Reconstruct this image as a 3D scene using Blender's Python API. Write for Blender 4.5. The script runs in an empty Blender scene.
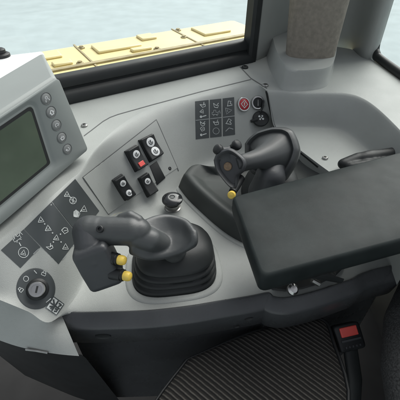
import bpy, bmesh, math, random
from mathutils import Vector, Matrix
from mathutils.bvhtree import BVHTree
random.seed(7)
R = math.radians
SC = bpy.context.scene
COL = SC.collection

# ------------------------------------------------------------------ camera
FPX, PITCH, CAMH = 361.0, R(40), 0.44
CAM = Vector((0, 0, CAMH))
def ray(u, v):
    x = (u - 200) / FPX; y = (200 - v) / FPX
    return Vector((x, y * math.sin(PITCH) + math.cos(PITCH), y * math.cos(PITCH) - math.sin(PITCH)))
def pl(u, v, z):                       # point of the view ray on a level plane
    d = ray(u, v); return CAM + d * ((z - CAMH) / d.z)
def on(u, v, p0, n):                   # point of the view ray on any plane
    d = ray(u, v); return CAM + d * ((p0 - CAM).dot(n) / d.dot(n))
cd = bpy.data.cameras.new('camera'); cam = bpy.data.objects.new('camera', cd); COL.objects.link(cam)
cam.location = CAM; cam.rotation_euler = (R(90) - PITCH, 0, 0)
cd.sensor_fit = 'HORIZONTAL'; cd.sensor_width = 36; cd.lens = 36 * FPX / 400
cd.clip_start = 0.01; cd.clip_end = 500
SC.camera = cam

# ------------------------------------------------------------------ materials
def mat(name, col, rough=0.5, metal=0.0, grain=0.0, gscale=900, mott=0.06, mscale=18, spec=0.5, coat=0.0,
        emit=None, dust=0.0, dcol=(.45, .45, .42), weave=None):
    m = bpy.data.materials.new(name); m.use_nodes = True
    nt = m.node_tree; N = nt.nodes; L = nt.links
    b = N['Principled BSDF']
    b.inputs['Roughness'].default_value = rough; b.inputs['Metallic'].default_value = metal
    b.inputs['Specular IOR Level'].default_value = spec; b.inputs['Coat Weight'].default_value = coat
    tc = N.new('ShaderNodeTexCoord')
    nz = N.new('ShaderNodeTexNoise'); nz.inputs['Scale'].default_value = mscale; nz.inputs['Detail'].default_value = 6
    L.new(tc.outputs['Object'], nz.inputs['Vector'])
    rp = N.new('ShaderNodeValToRGB')
    rp.color_ramp.elements[0].position = 0.3; rp.color_ramp.elements[1].position = 0.7
    rp.color_ramp.elements[0].color = [c * (1 - mott) for c in col] + [1]
    rp.color_ramp.elements[1].color = [min(1, c * (1 + mott)) for c in col] + [1]
    L.new(nz.outputs['Fac'], rp.inputs['Fac'])
    out = rp.outputs['Color']
    if dust:
        n2 = N.new('ShaderNodeTexNoise'); n2.inputs['Scale'].default_value = 260; n2.inputs['Detail'].default_value = 8
        L.new(tc.outputs['Object'], n2.inputs['Vector'])
        r2 = N.new('ShaderNodeValToRGB'); r2.color_ramp.elements[0].position = .58; r2.color_ramp.elements[1].position = .82
        r2.color_ramp.elements[1].color = (dust, dust, dust, 1)
        L.new(n2.outputs['Fac'], r2.inputs['Fac'])
        mx = N.new('ShaderNodeMix'); mx.data_type = 'RGBA'
        L.new(r2.outputs['Color'], mx.inputs[0]); L.new(out, mx.inputs[6]); mx.inputs[7].default_value = (*dcol, 1)
        out = mx.outputs[2]
    L.new(out, b.inputs['Base Color'])
    rr = N.new('ShaderNodeMapRange'); rr.inputs['To Min'].default_value = max(.02, rough - .07); rr.inputs['To Max'].default_value = min(1, rough + .07)
    n3 = N.new('ShaderNodeTexNoise'); n3.inputs['Scale'].default_value = 35; n3.inputs['Detail'].default_value = 5
    L.new(tc.outputs['Object'], n3.inputs['Vector']); L.new(n3.outputs['Fac'], rr.inputs['Value']); L.new(rr.outputs['Result'], b.inputs['Roughness'])
    if grain or weave:
        bp = N.new('ShaderNodeBump'); bp.inputs['Distance'].default_value = 0.0006
        if weave:
            w = N.new('ShaderNodeTexWave'); w.inputs['Scale'].default_value = weave; w.inputs['Distortion'].default_value = .55; w.inputs['Detail Scale'].default_value = 2.5
            w.inputs['Detail'].default_value = 1; mp = N.new('ShaderNodeMapping'); mp.inputs['Rotation'].default_value = (0, 0, R(-51))
            L.new(tc.outputs['Object'], mp.inputs['Vector']); L.new(mp.outputs['Vector'], w.inputs['Vector'])
            L.new(w.outputs['Fac'], bp.inputs['Height']); bp.inputs['Strength'].default_value = .9; bp.inputs['Distance'].default_value = .003
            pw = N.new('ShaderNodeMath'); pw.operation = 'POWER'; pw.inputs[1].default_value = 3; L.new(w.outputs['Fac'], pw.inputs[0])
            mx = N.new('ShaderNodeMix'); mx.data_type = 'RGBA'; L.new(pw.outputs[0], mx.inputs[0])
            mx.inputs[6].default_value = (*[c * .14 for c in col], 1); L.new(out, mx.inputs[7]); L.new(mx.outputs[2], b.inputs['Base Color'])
        else:
            v = N.new('ShaderNodeTexVoronoi'); v.inputs['Scale'].default_value = gscale
            L.new(tc.outputs['Object'], v.inputs['Vector']); L.new(v.outputs['Distance'], bp.inputs['Height'])
            bp.inputs['Strength'].default_value = grain
        L.new(bp.outputs['Normal'], b.inputs['Normal'])
    if emit:
        b.inputs['Emission Color'].default_value = (*emit[:3], 1); b.inputs['Emission Strength'].default_value = emit[3]
    return m
M = {}
M['grey']   = mat('grey_plastic', (.335, .352, .337), .52, grain=.34, gscale=1500, mott=.06, mscale=11, dust=.20, dcol=(.25, .24, .21))
M['greyd']  = mat('grey_plastic_monitor', (.25, .275, .265), .5, grain=.16, gscale=1900, mott=.03, dust=.05, dcol=(.25, .25, .22))
M['bezel']  = mat('dark_grey_bezel', (.12, .13, .13), .5, grain=.2)
M['black']  = mat('black_plastic', (.018, .020, .021), .42, spec=.35, grain=.15, gscale=1900, mott=.2, dust=.07, dcol=(.12, .12, .11))
M['trim']   = mat('trim_plastic', (.052, .056, .059), .28, grain=.2, gscale=1600, mott=.12, dust=.06, dcol=(.12, .12, .11))
M['cap']    = mat('button_cap_grey', (.24, .25, .245), .35, mott=.05)
M['rubber'] = mat('black_rubber', (.021, .024, .0245), .48, spec=.35, grain=.15, gscale=2000, mott=.2, dust=.10, dcol=(.10, .105, .10))
M['pad']    = mat('black_vinyl', (.0195, .0245, .0245), .48, spec=.10, grain=.09, gscale=1500, mott=.2, mscale=30, dust=.05, dcol=(.10, .10, .09))
M['grip']   = mat('grip_plastic', (.052, .057, .058), .40, grain=.14, gscale=2200, mott=.14, dust=.08, dcol=(.14, .14, .13))
M['grip2']  = mat('grip_plastic_dark', (.046, .050, .054), .42, grain=.14, gscale=2200, mott=.14, dust=.08, dcol=(.12, .12, .11))
M['label']  = mat('label_film', (.048, .056, .058), .45, mott=.06)
M['ink']    = mat('white_ink', (.50, .53, .52), .5, mott=.25, mscale=200)
M['inkd']   = mat('grey_ink', (.30, .32, .32), .5, mott=.1, mscale=200)
M['scuff']  = mat('scuff', (.23, .24, .23), .6, mott=.3, mscale=300)
M['cowl']   = mat('cowl_plastic', (.046, .052, .050), .5, spec=.35, grain=.15, gscale=1900, mott=.15, dust=.08, dcol=(.12, .12, .11))
M['inkb']   = mat('bright_white_ink', (.8, .82, .82), .4, mott=.03)
M['seam']   = mat('seam_shade', (.10, .105, .105), .7)
M['gloss']  = mat('gloss_black', (.018, .020, .022), .16, spec=.6, mott=.2)
M['gap']    = mat('gap_shadow_plastic', (.02, .022, .022), .7)
M['white']  = mat('white_plastic', (.72, .74, .74), .4, mott=.05)
M['red']    = mat('red_plastic', (.72, .09, .075), .38, mott=.1)
M['redbtn'] = mat('red_button', (.42, .025, .035), .35, mott=.1)
M['yellow'] = mat('yellow_plastic', (.76, .55, .10), .35, mott=.1, mscale=120)
M['chrome'] = mat('chrome', (.50, .50, .49), .26, metal=1, mott=.05)
M['steel']  = mat('worn_steel', (.35, .35, .34), .35, metal=1, mott=.15, mscale=80)
M['brown']  = mat('tan_emblem', (.22, .15, .09), .45, mott=.25, mscale=300)
M['hood']   = mat('yellow_paint', (.76, .64, .32), .4, mott=.08, mscale=4, dust=.15, dcol=(.55, .50, .38))
M['hoodd']  = mat('tan_hood_parts', (.34, .28, .15), .6, mott=.2)
M['rust']   = mat('red_hood_part', (.55, .22, .14), .5, mott=.2)
M['ground'] = mat('pale_concrete', (.37, .43, .44), .9, mott=.07, mscale=2.5)
M['column'] = mat('brown_grey_lining', (.21, .19, .16), .85, grain=.5, gscale=500, mott=.16, mscale=120)
M['fabric'] = mat('ribbed_fabric', (.085, .08, .07), .95, weave=50, mott=.25, mscale=300)
M['tweed']  = mat('woven_tweed', (.045, .047, .047), .95, grain=1.0, gscale=420, mott=.6, mscale=420)
M['floor']  = mat('floor_rubber', (.02, .02, .02), .8, mott=.2)

def screen_mat():
    m = mat('lcd_screen', (.105, .135, .10), .14, mott=.3, mscale=7, spec=.6)
    return m
M['screen'] = screen_mat()
def glass_mat(name, tint):
    m = bpy.data.materials.new(name); m.use_nodes = True; nt = m.node_tree; N = nt.nodes; L = nt.links
    N.remove(N['Principled BSDF'])
    t = N.new('ShaderNodeBsdfTransparent'); t.inputs['Color'].default_value = (*tint, 1)
    g = N.new('ShaderNodeBsdfGlossy'); g.inputs['Roughness'].default_value = .02
    lw = N.new('ShaderNodeLayerWeight'); lw.inputs['Blend'].default_value = .5
    pw = N.new('ShaderNodeMath'); pw.operation = 'POWER'; pw.inputs[1].default_value = 4; L.new(lw.outputs['Facing'], pw.inputs[0])
    f = N.new('ShaderNodeMath'); f.operation = 'MULTIPLY_ADD'; f.inputs[1].default_value = .5; f.inputs[2].default_value = .03; L.new(pw.outputs[0], f.inputs[0])
    x = N.new('ShaderNodeMixShader'); L.new(f.outputs[0], x.inputs['Fac']); L.new(t.outputs['BSDF'], x.inputs[1]); L.new(g.outputs['BSDF'], x.inputs[2])
    L.new(x.outputs['Shader'], N['Material Output'].inputs['Surface'])
    return m
M['glass'] = glass_mat('window_glass', (.97, .99, .985))

# ------------------------------------------------------------------ mesh builder
class MB:
    def __init__(s): s.v = []; s.f = []
    def add(s, verts, faces):
        o = len(s.v); s.v += [Vector(p) for p in verts]; s.f += [tuple(i + o for i in f) for f in faces]; return s
    def grid(s, rows, closed=False):
        nr, nc = len(rows), len(rows[0]); F = []
        for i in range(nr - 1):
            for j in range(nc if closed else nc - 1):
                k = (j + 1) % nc
                F.append((i * nc + j, i * nc + k, (i + 1) * nc + k, (i + 1) * nc + j))
        return s.add([p for r in rows for p in r], F)
    def loft(s, rings, cap=True):
        nc = len(rings[0]); nr = len(rings)
        o = len(s.v); s.grid(rings, True)
        if cap:
            s.f.append(tuple(o + j for j in range(nc))[::-1]); s.f.append(tuple(o + (nr - 1) * nc + j for j in range(nc)))
        return s
    def prism(s, poly, vec):
        a = [Vector(p) for p in poly]; return s.loft([a, [p + Vector(vec) for p in a]])
    def box(s, c, size, mx=None):
        x, y, z = [k / 2 for k in size]; mx = mx or Matrix.Identity(3); c = Vector(c)
        a = [c + mx @ Vector(p) for p in ((-x, -y, -z), (x, -y, -z), (x, y, -z), (-x, y, -z))]
        return s.prism(a, mx @ Vector((0, 0, 2 * z)))
    def lathe(s, o, ax, prof, n=32, cap=True):
        o = Vector(o); ax = Vector(ax).normalized(); e1, e2 = frame(ax)
        return s.loft([[o + ax * h + (e1 * math.cos(2 * math.pi * k / n) + e2 * math.sin(2 * math.pi * k / n)) * max(r, 1e-5) for k in range(n)] for r, h in prof], cap)
    def tube(s, pts, rad, n=16, close_ends=True):
        pts = [Vector(p) for p in pts]
        if not hasattr(rad, '__len__'): rad = [rad] * len(pts)
        rings = []; up = None
        for i, p in enumerate(pts):
            t = (pts[min(i + 1, len(pts) - 1)] - pts[max(i - 1, 0)]).normalized()
            if up is None: e1, e2 = frame(t)
            else:
                e1 = (up - t * up.dot(t)).normalized(); e2 = t.cross(e1)
            up = e1
            rr = rad[i]; rx, ry = rr if hasattr(rr, '__len__') else (rr, rr)
            rings.append([p + e1 * rx * math.cos(2 * math.pi * k / n) + e2 * ry * math.sin(2 * math.pi * k / n) for k in range(n)])
        return s.loft(rings)
    def ball(s, c, r, mx=None, n=24, m=14):
        c = Vector(c); r = Vector((r, r, r)) if not hasattr(r, '__len__') else Vector(r); mx = mx or Matrix.Identity(3)
        rings = []
        for i in range(m + 1):
            a = math.pi * (i + .02) / (m + .04)
            rings.append([c + mx @ Vector((r.x * math.sin(a) * math.cos(2 * math.pi * k / n), r.y * math.sin(a) * math.sin(2 * math.pi * k / n), -r.z * math.cos(a))) for k in range(n)])
        return s.loft(rings)
    def chain(s, nodes, n=24):            # overlapping balls and tubes: joined later by a remesh
        for p, r in nodes: s.ball(p, r, n=n)
        for (p, r), (q, t) in zip(nodes, nodes[1:]):
            p, q = Vector(p), Vector(q); k = 8
            s.tube([p.lerp(q, i / k) for i in range(k + 1)], [r + (t - r) * i / k for i in range(k + 1)], n)
        return s
    def bvh(s): return BVHTree.FromPolygons([tuple(p) for p in s.v], s.f)
def frame(ax):
    ax = Vector(ax).normalized(); a = Vector((0, 0, 1)) if abs(ax.z) < .9 else Vector((0, 1, 0))
    e1 = a.cross(ax).normalized(); return e1, ax.cross(e1).normalized()

def wloc(o):
    p = Vector(o.location)
    while o.parent: o = o.parent; p += o.location
    return p
def build(name, mb, m, parent=None, smooth=40, bevel=0, seg=2, remesh=0, sm=6, subsurf=0, solid=0, label=None, loc=None, recalc=True):
    me = bpy.data.meshes.new(name); o = bpy.data.objects.new(name, me); COL.objects.link(o)
    off = wloc(parent) if parent else Vector()
    if loc is not None: o.location = Vector(loc) - off; off = Vector(loc)
    o.parent = parent
    bm = bmesh.new(); vs = [bm.verts.new(p - off) for p in mb.v]
    for f in mb.f:
        try: bm.faces.new([vs[i] for i in f])
        except ValueError: pass
    if recalc: bmesh.ops.recalc_face_normals(bm, faces=bm.faces)
    bm.to_mesh(me); bm.free(); me.materials.append(m)
    if remesh:
        d = o.modifiers.new('r', 'REMESH'); d.mode = 'VOXEL'; d.voxel_size = remesh; d.use_smooth_shade = True
        d = o.modifiers.new('s', 'SMOOTH'); d.iterations = sm; d.factor = .5
    if bevel:
        d = o.modifiers.new('b', 'BEVEL'); d.width = bevel; d.segments = seg; d.limit_method = 'ANGLE'; d.angle_limit = R(30)
    if solid:
        d = o.modifiers.new('k', 'SOLIDIFY'); d.thickness = solid; d.offset = -1
    if subsurf:
        d = o.modifiers.new('u', 'SUBSURF'); d.levels = subsurf; d.render_levels = subsurf
    if smooth:
        me.shade_smooth() if hasattr(me, 'shade_smooth') else None
        if smooth < 180 and not remesh:
            me.set_sharp_from_angle(angle=R(smooth))
    if label: o['label'] = label
    return o
def thing(name, label, cat, loc, group=None):
    o = bpy.data.objects.new(name, None); COL.objects.link(o); o.location = loc; o.empty_display_size = .02
    o['label'] = label; o['category'] = cat
    if group: o['group'] = group
    return o
def tag(o, label, cat, group=None):
    o['label'] = label; o['category'] = cat
    if group: o['group'] = group
    return o

# ------------------------------------------------------------------ curves
def cr(pts, n):                        # Catmull-Rom through points, n samples a span
    pts = [Vector(p) for p in pts]; out = []
    for i in range(len(pts) - 1):
        p0, p1, p2, p3 = pts[max(i - 1, 0)], pts[i], pts[i + 1], pts[min(i + 2, len(pts) - 1)]
        for k in range(n):
            t = k / n
            out.append(.5 * ((2 * p1) + (p2 - p0) * t + (2 * p0 - 5 * p1 + 4 * p2 - p3) * t * t + (3 * p1 - p0 - 3 * p2 + p3) * t ** 3))
    return out + [pts[-1]]
def ease(s, a, b):                     # 1 -> 0 with a rounded shoulder of length a and a rounded foot of length b
    k = 1 / (1 - a / 2 - b / 2)
    if s < a: return 1 - k * s * s / (2 * a)
    if s > 1 - b: return k * (1 - s) ** 2 / (2 * b)
    return 1 - k * (s - a / 2)

LZ = .12
TOP = [(-60, 290, .095), (0, 239, .10), (30, 213, .11), (52, 196, .12), (70, 180, .12), (81, 170.5, .12), (97, 147, .12), (118, 127, .12), (142, 112, .12), (165, 103, .12), (200, 95, .12), (225, 89.5, .12), (252, 83, .12), (266, 90, .12)]
BOT = [(-60, 276, .07), (0, 300, .055), (28, 311.5, .035), (52, 321.5, .018), (80, 290, 0), (95, 250, 0), (112, 216, 0), (140, 211, 0), (162, 204, 0), (180, 190, 0), (200, 170, 0), (225, 161, 0), (262, 152, 0), (275, 142, 0)]
T = cr([pl(u, v, z) for u, v, z in TOP], 8)
B = cr([pl(u, v, z) for u, v, z in BOT], 8)
NS = 22
slope = MB()
srows = []
for j in range(NS + 1):
    s = j / NS
    r = []
    for i, (t, b) in enumerate(zip(T, B)):
        f = i / (len(T) - 1)
        a = .10 + .22 * min(1, max(0, (f - .35) / .25))
        p = t.lerp(b, s); p.z = b.z + (t.z - b.z) * ease(s, a, .22); r.append(p)
    srows.append(r)
slope.grid(srows)
# front flat part around the near joystick
FRONT = [(63, 314.5), (70, 314), (80, 314.5), (110, 314), (150, 312.5), (190, 308), (220, 303), (250, 298), (266, 294.8), (269.5, 295.5), (273, 298.5), (285, 299.8), (302, 296.8), (322, 291.3), (340, 285), (352, 281), (362, 275.5), (376, 271), (390, 267.8), (396, 265.5), (398.5, 261), (399, 250), (400, 236)]
FR = cr([pl(u, v, 0) for u, v in FRONT], 8)
def resample(c, n):
    L = [0]
    for a, b in zip(c, c[1:]): L.append(L[-1] + (b - a).length)
    out = []; k = 0
    for i in range(n):
        d = L[-1] * i / (n - 1)
        while k < len(c) - 2 and L[k + 1] < d: k += 1
        out.append(c[k].lerp(c[k + 1], (d - L[k]) / max(1e-9, L[k + 1] - L[k])))
    return out
Bp = B[3 * 8:] + cr([pl(275, 142, 0), pl(300, 150, 0), pl(340, 172, 0), pl(395, 205, 0)], 8)[1:]
NB = 90
bA = resample(Bp, NB); fA = resample(FR, NB)
flat = MB(); flat.grid([[a.lerp(b, j / 10) for a, b in zip(bA, fA)] for j in range(11)])
surf = MB(); surf.add(slope.v, slope.f); surf.add(flat.v, flat.f)
# outer ledge and tray
W0, W1 = pl(-60, 133, LZ), pl(252, 62, LZ)
TRAYTOP = [(266, 90), (280, 90.5), (300, 92), (325, 92), (345, 93), (360, 97), (376, 107), (400, 130), (430, 165), (462, 215), (500, 300)]
TRAYBOT = [(275, 127), (284, 127.5), (300, 128.5), (318, 129), (335, 130), (349, 136), (364, 148), (384, 168), (410, 200), (436, 245), (462, 320)]
TZ = .052
TT = cr([pl(u, v, LZ) for u, v in TRAYTOP], 8)
TBt = cr([pl(u, v, TZ) for u, v in TRAYBOT], 8)
wall_rows = []
for j in range(15):
    s = j / 14; r = []
    for t, b in zip(TT, TBt):
        p = t.lerp(b, s); p.z = TZ + (LZ - TZ) * ease(s, .22, .3); r.append(p)
    wall_rows.append(r)
tray = MB(); tray.grid(wall_rows)
TRAYFRONT = [(275.5, 127.5), (280, 132), (289, 140), (297, 147.5), (308, 156), (320, 165), (335, 176), (352, 190), (372, 206), (396, 232), (410, 262)]
TF = cr([pl(u, v, TZ) for u, v in TRAYFRONT], 8)
tray.grid([[a.lerp(b, j / 8) for a, b in zip(TBt, TF)] for j in range(9)])
tray.grid([TF, [Vector((p.x, p.y, .0)) for p in TF]])
_col = [r[-1] for r in srows]
tray.grid([resample(_col, 24), resample([r[0] for r in wall_rows] + [TF[0]], 24)])
surf.add(tray.v, tray.f)
OUT = [(-60, 133), (0, 119.3), (45, 109), (72, 103), (110, 94.5), (140, 87.7), (170, 80.8), (205, 73), (235, 66), (252, 62), (262, 60)]
inner = T + TT[1:]
OUT2 = [pl(-60, 133, LZ).lerp(W1, k / 9) for k in range(10)]
corner = [pl(258, 54, LZ), pl(300, 45, LZ), pl(345, 48, LZ), pl(366, 56, LZ), pl(400, 80, LZ), pl(440, 108, LZ), pl(470, 135, LZ), pl(500, 160, LZ), pl(540, 200, LZ), pl(600, 270, LZ), pl(660, 350, LZ)]
oc = cr(OUT2 + corner, 6)
nI = len(inner)
oA = []
nT = len(T)
oA = resample(cr(OUT2, 6), nT)[:]  + resample(cr([OUT2[-1]] + corner, 6), nI - nT + 1)[1:]
ledge = MB(); ledge.grid([[a.lerp(b, j / 8) for a, b in zip(inner, oA)] for j in range(9)])
surf.add(ledge.v, ledge.f)
SB = surf.bvh()
def hit(u, v):
    d = ray(u, v).normalized(); p, n, i, t = SB.ray_cast(CAM, d)
    if p is None: p = pl(u, v, 0); n = Vector((0, 0, 1))
    if n.dot(d) > 0: n = -n
    return p, n
PLANE = None
def hp(u, v, off=0):
    if PLANE: return on(u, v, PLANE[0] + PLANE[1] * off, PLANE[1])
    p, n = hit(u, v); return p + n * off
def pix(u, v): return (hit(u, v)[0] - CAM).length / FPX / math.sqrt(1 + ((u - 200) ** 2 + (v - 200) ** 2) / FPX ** 2) * math.sqrt(1 + ((u - 200) ** 2 + (v - 200) ** 2) / FPX ** 2)

# --- things laid on the moulded surface
def quad_sheet(mb, q, off, n=8, skirt=True):          # conforming thin slab over an outline of four corners
    q = [Vector(p) for p in q]; rows = []; r0 = []
    for i in range(n + 1):
        a, b = q[0].lerp(q[3], i / n), q[1].lerp(q[2], i / n)
        rows.append([hp(*a.lerp(b, j / n), off) for j in range(n + 1)])
        r0.append([hp(*a.lerp(b, j / n), 0) for j in range(n + 1)])
    mb.grid(rows)
    if skirt:
        ed = lambda r: r[0] + [x[-1] for x in r[1:]] + r[-1][-2::-1] + [x[0] for x in r[-2:0:-1]]
        mb.grid([ed(rows), ed(r0)], True)
    return mb
def poly_sheet(mb, c, pts, off):
    n = len(pts); mb.add([hp(*c, off)] + [hp(*p, off) for p in pts], [(0, i + 1, (i + 1) % n + 1) for i in range(n)]); return mb
def ribbon(mb, pts, w, off, sub=4, closed=False):
    pts = [Vector(p) for p in pts]
    if closed: pts = pts + [pts[0]]
    d = []
    for a, b in zip(pts, pts[1:]):
        d += [a.lerp(b, k / sub) for k in range(sub)]
    d.append(pts[-1])
    rows = []
    for i, p in enumerate(d):
        t = (d[min(i + 1, len(d) - 1)] - d[max(i - 1, 0)]); t = Vector((-t.y, t.x)).normalized() * w / 2
        rows.append([hp(p.x + t.x, p.y + t.y, off), hp(p.x - t.x, p.y - t.y, off)])
    mb.grid(rows); return mb
def circ(c, r, n=14, k=1.0): return [(c[0] + r * math.cos(2 * math.pi * i / n), c[1] + r * k * math.sin(2 * math.pi * i / n)) for i in range(n)]
def xf(pts, c, s, a):
    ca, sa = math.cos(R(a)), math.sin(R(a))
    return [(c[0] + s * (x * ca - y * sa), c[1] + s * (x * sa + y * ca)) for x, y in pts]

# ================================================================== THE CONSOLE
con = thing('control_console', 'grey moulded operator console with sloping switch panel, black front trim and recessed tray', 'console', (0, .5, 0))
cp = MB(); cp.add(slope.v, slope.f); cp.add(flat.v, flat.f)
# skirt under the near left edge
lb = B[:24] + resample([B[24], pl(57, 319.5, .008), pl(62.5, 317, .001)], 7)
LOW = resample(cr([pl(u, v, -.02) for u, v in ((-60, 316), (0, 340.5), (28, 349), (50, 353), (66, 355), (79, 356))], 8), 31)
def mid(k, dz): return [p.lerp(q, k) + Vector((0, 0, dz)) for p, q in zip(lb, LOW)]
cp.grid([lb, mid(.06, .0005), mid(.15, 0), mid(.5, .004), mid(.9, .003), mid(.97, 0), LOW])
lk = MB(); lk.grid([[p + Vector((0, .0005, -.0005)) for p in LOW], [p + Vector((0, .006, -.008)) for p in LOW], [p + Vector((0, .012, -.03)) for p in LOW], [p + Vector((.01, .05, -.30)) for p in LOW]])
build('kick_panel', lk, M['black'], con, smooth=60)
build('control_panel', cp, M['grey'], con, smooth=50)
build('dash_ledge', ledge, M['grey'], con, smooth=50)
tr = build('storage_tray', tray, M['grey'], con, smooth=50)
sm_ = MB()
ribbon(sm_, [(84, 136), (92, 130), (103, 121.5), (110, 117.5), (118, 114.5), (150, 105.5), (200, 92), (251, 79.5)], .75, .0005, 8)
ribbon(sm_, [(240, 66.8), (251, 78.5), (267, 88.5)], .9, .0005, 4)
build('panel_joint', sm_, M['seam'], con)
jn = MB(); ribbon(jn, [(266.5, 91), (269.5, 106), (273.5, 124), (277, 133)], 2.0, .0008, 5)
ribbon(jn, [(280, 135), (297, 150), (318, 167)], 1.6, .0008, 5)
build('tray_joint', jn, M['gap'], con)

# black side trim along the front edge
def trim():
    mb = MB(); N = len(FR); prof = [(-.003, -.002), (-.0028, .0025), (-.0005, .004), (.0025, .003), (.0142, -.0085), (.0162, -.0108), (.0166, -.0138), (.0150, -.030), (.011, -.056), (.006, -.062), (-.004, -.064), (-.01, -.3), (-.05, -.3), (-.05, -.002)]
    rows = []
    for i, p in enumerate(FR):
        t = (FR[min(i + 1, N - 1)] - FR[max(i - 1, 0)]).normalized(); nrm = Vector((t.y, -t.x, 0))
        k = 1.0
        rows.append([p + nrm * a * k + Vector((0, 0, b)) for a, b in prof])
    mb.loft(rows); return mb
trm = build('side_trim', trim(), M['trim'], con, smooth=35)
def at_front(u, depth):
    p = min(FR, key=lambda q: abs((q - CAM).x / ((q - CAM).y * math.cos(PITCH) - (q - CAM).z * math.sin(PITCH)) * FPX + 200 - u))
    i = FR.index(p); t = (FR[min(i + 1, len(FR) - 1)] - FR[max(i - 1, 0)]).normalized(); n = Vector((t.y, -t.x, 0))
    return p + n * (.0165 - (depth - .014) * .07) + Vector((0, 0, -depth)), n, t
for u, w in ((102, .011), (246, .006), (237, .004)):
    p, n, t = at_front(u, .030 if u == 102 else .027 if u == 246 else .045)
    mb = MB(); mb.lathe(p - n * .002, n, [(.0001, .0022), (w * .55, .0022), (w * .8, .0026), (w, .0032), (w, 0)], 24, False)
    for k in range(len(mb.v)):
        d = mb.v[k] - p; mb.v[k] = p + d - Vector((0, 0, d.z * .45))
    build('plug', mb, M['gap'] if u != 102 else M['rubber'], trm)
# metal catch below the left end
mb = MB(); mb.tube([pl(26, 349.6, -.018), pl(36, 350.8, -.018), pl(48, 353, -.019)], [(.0016, .0024)] * 3, 14)
build('catch', mb, M['steel'], con)

# switch plate
plate = MB(); PQ = [(83, 177.5), (156, 120.5), (177, 168), (108, 214)]
quad_sheet(plate, PQ, .0011, 14)
pb = build('switch_plate', plate, M['grey'], con, smooth=30)
gp = MB(); ribbon(gp, [(109, 214.5), (82.4, 177.4), (156.3, 119.8), (178.5, 171)], .9, .0006, 12)
build('plate_gap', gp, M['seam'], pb)
# rocker switches
def rocker(q, h, glyphs, red=None, blank=False):
    q = [Vector(p) for p in q]
    base = [hp(*p, .0011) for p in q]
    n = ((base[1] - base[0]).cross(base[3] - base[0])).normalized()
    if n.dot(ray(*q[0])) > 0: n = -n
    c = sum(base, Vector()) / 4
    tilt = (base[3] - base[0]).normalized()
    fr = MB(); fr.loft([[c + (p - c) * k + n * z for p in base] for k, z in ((1.0, -.003), (1.0, h * .30), (.97, h * .38))])
    o = build('rocker_switch', fr, M['black'], con, bevel=.0018, seg=3)
    if blank: return o
    rk = MB(); k = .94
    b2 = [c + (p - c) * k for p in base]
    x0, x1 = b2[1] - b2[0], b2[3] - b2[0]
    rows = []
    def top(s):                        # rocker profile along its length: proud at both ends, dished at the middle
        return h * (.82 + .75 * abs(s - .42) ** 1.3)
    ns = 8
    for i in range(ns + 1):
        s = i / ns; a = b2[0].lerp(b2[3], s); b = b2[1].lerp(b2[2], s); z = top(s)
        rows.append([a + n * (h * .2), a + n * z, b + n * z, b + n * (h * .2)])
    rk.loft(rows)
    ro = build('rocker', rk, M['black'], o, bevel=.0022, seg=4, smooth=50)
    gm = MB(); gi = MB()
    L = (base[3] - base[0]).length; Wd = (base[1] - base[0]).length
    e1 = x0.normalized(); e2 = (x1 - e1 * x1.dot(e1)).normalized()
    for s in glyphs:
        cc = b2[0].lerp(b2[3], s).lerp(b2[1].lerp(b2[2], s), .52)
        z = top(s) + .0009; sl = (top(s + .04) - top(s - .04)) / (.08 * L * k)
        r = Wd * .27
        e2s = (e2 + n * sl).normalized(); nn = n
        ring = lambda r, zz: [cc + n * (z + zz) + e1 * r * math.cos(2 * math.pi * j / 20) + e2s * r * math.sin(2 * math.pi * j / 20) for j in range(20)]
        gm.loft([ring(r, -.0022), ring(r, 0), ring(r * .9, .0002)])
        ic = ring(r * .55, .0005); ii = ring(r * .35, .0005)
        gi.grid([ic[:14], ii[:14]]); gi.add([cc + n * (z + .0006) + e1 * a * r + e2s * b * r for a, b in ((-.1, -.5), (.15, -.5), (.15, .25), (-.1, .25))], [(0, 1, 2, 3)])
    if glyphs:
        d = build('symbol_disc', gm, M['white'], o); gi_ = build('symbol', gi, M['label'], o)
    if red is not None:
        cc = b2[0].lerp(b2[3], red).lerp(b2[1].lerp(b2[2], red), .5); z = top(red)
        rm = MB(); rm.prism([cc + e1 * a * Wd * .22 + e2 * b * Wd * .15 + n * (z - .001 + (top(red + b * .09) - z)) for a, b in ((-1, -1), (1, -1), (1, 1), (-1, 1))], n * .0022)
        build('warning_lamp', rm, M['red'], o, bevel=.0005)
    return o
rocker([(123.5, 151.5), (134.7, 145), (145.5, 165.5), (134.5, 172.5)], .012, [.33], red=.8)
rocker([(137.5, 140.5), (150.8, 134), (161.8, 155), (149, 163)], .010, [.28, .72])
rocker([(111, 180), (120.8, 173.6), (133.8, 194), (124.2, 200.8)], .012, [.28, .76])
rocker([(137, 178.5), (146, 172.5), (156.5, 191.6), (147, 197.8)], .012, [.33])
rocker([(149.4, 166), (156.2, 161.2), (165, 178), (157, 185)], .003, [], blank=True)
def screw(u, v, r, m='black', parent=con, name='screw'):
    p, n = hit(u, v); r *= (p - CAM).length / FPX
    mb = MB(); mb.lathe(p, n, [(r, -.001), (r, r * .35), (r * .75, r * .6), (r * .45, r * .62), (r * .42, r * .2), (.00005, r * .2)], 18, False)
    return build(name, mb, M[m], parent)
screw(169.5, 168.5, 1.9, 'black'); screw(84.5, 126, 3.1, 'steel'); screw(244.8, 68, 3.2, 'rubber'); screw(265.2, 86, 3.0, 'steel'); screw(325, 158.5, 2.8, 'steel')

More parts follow.
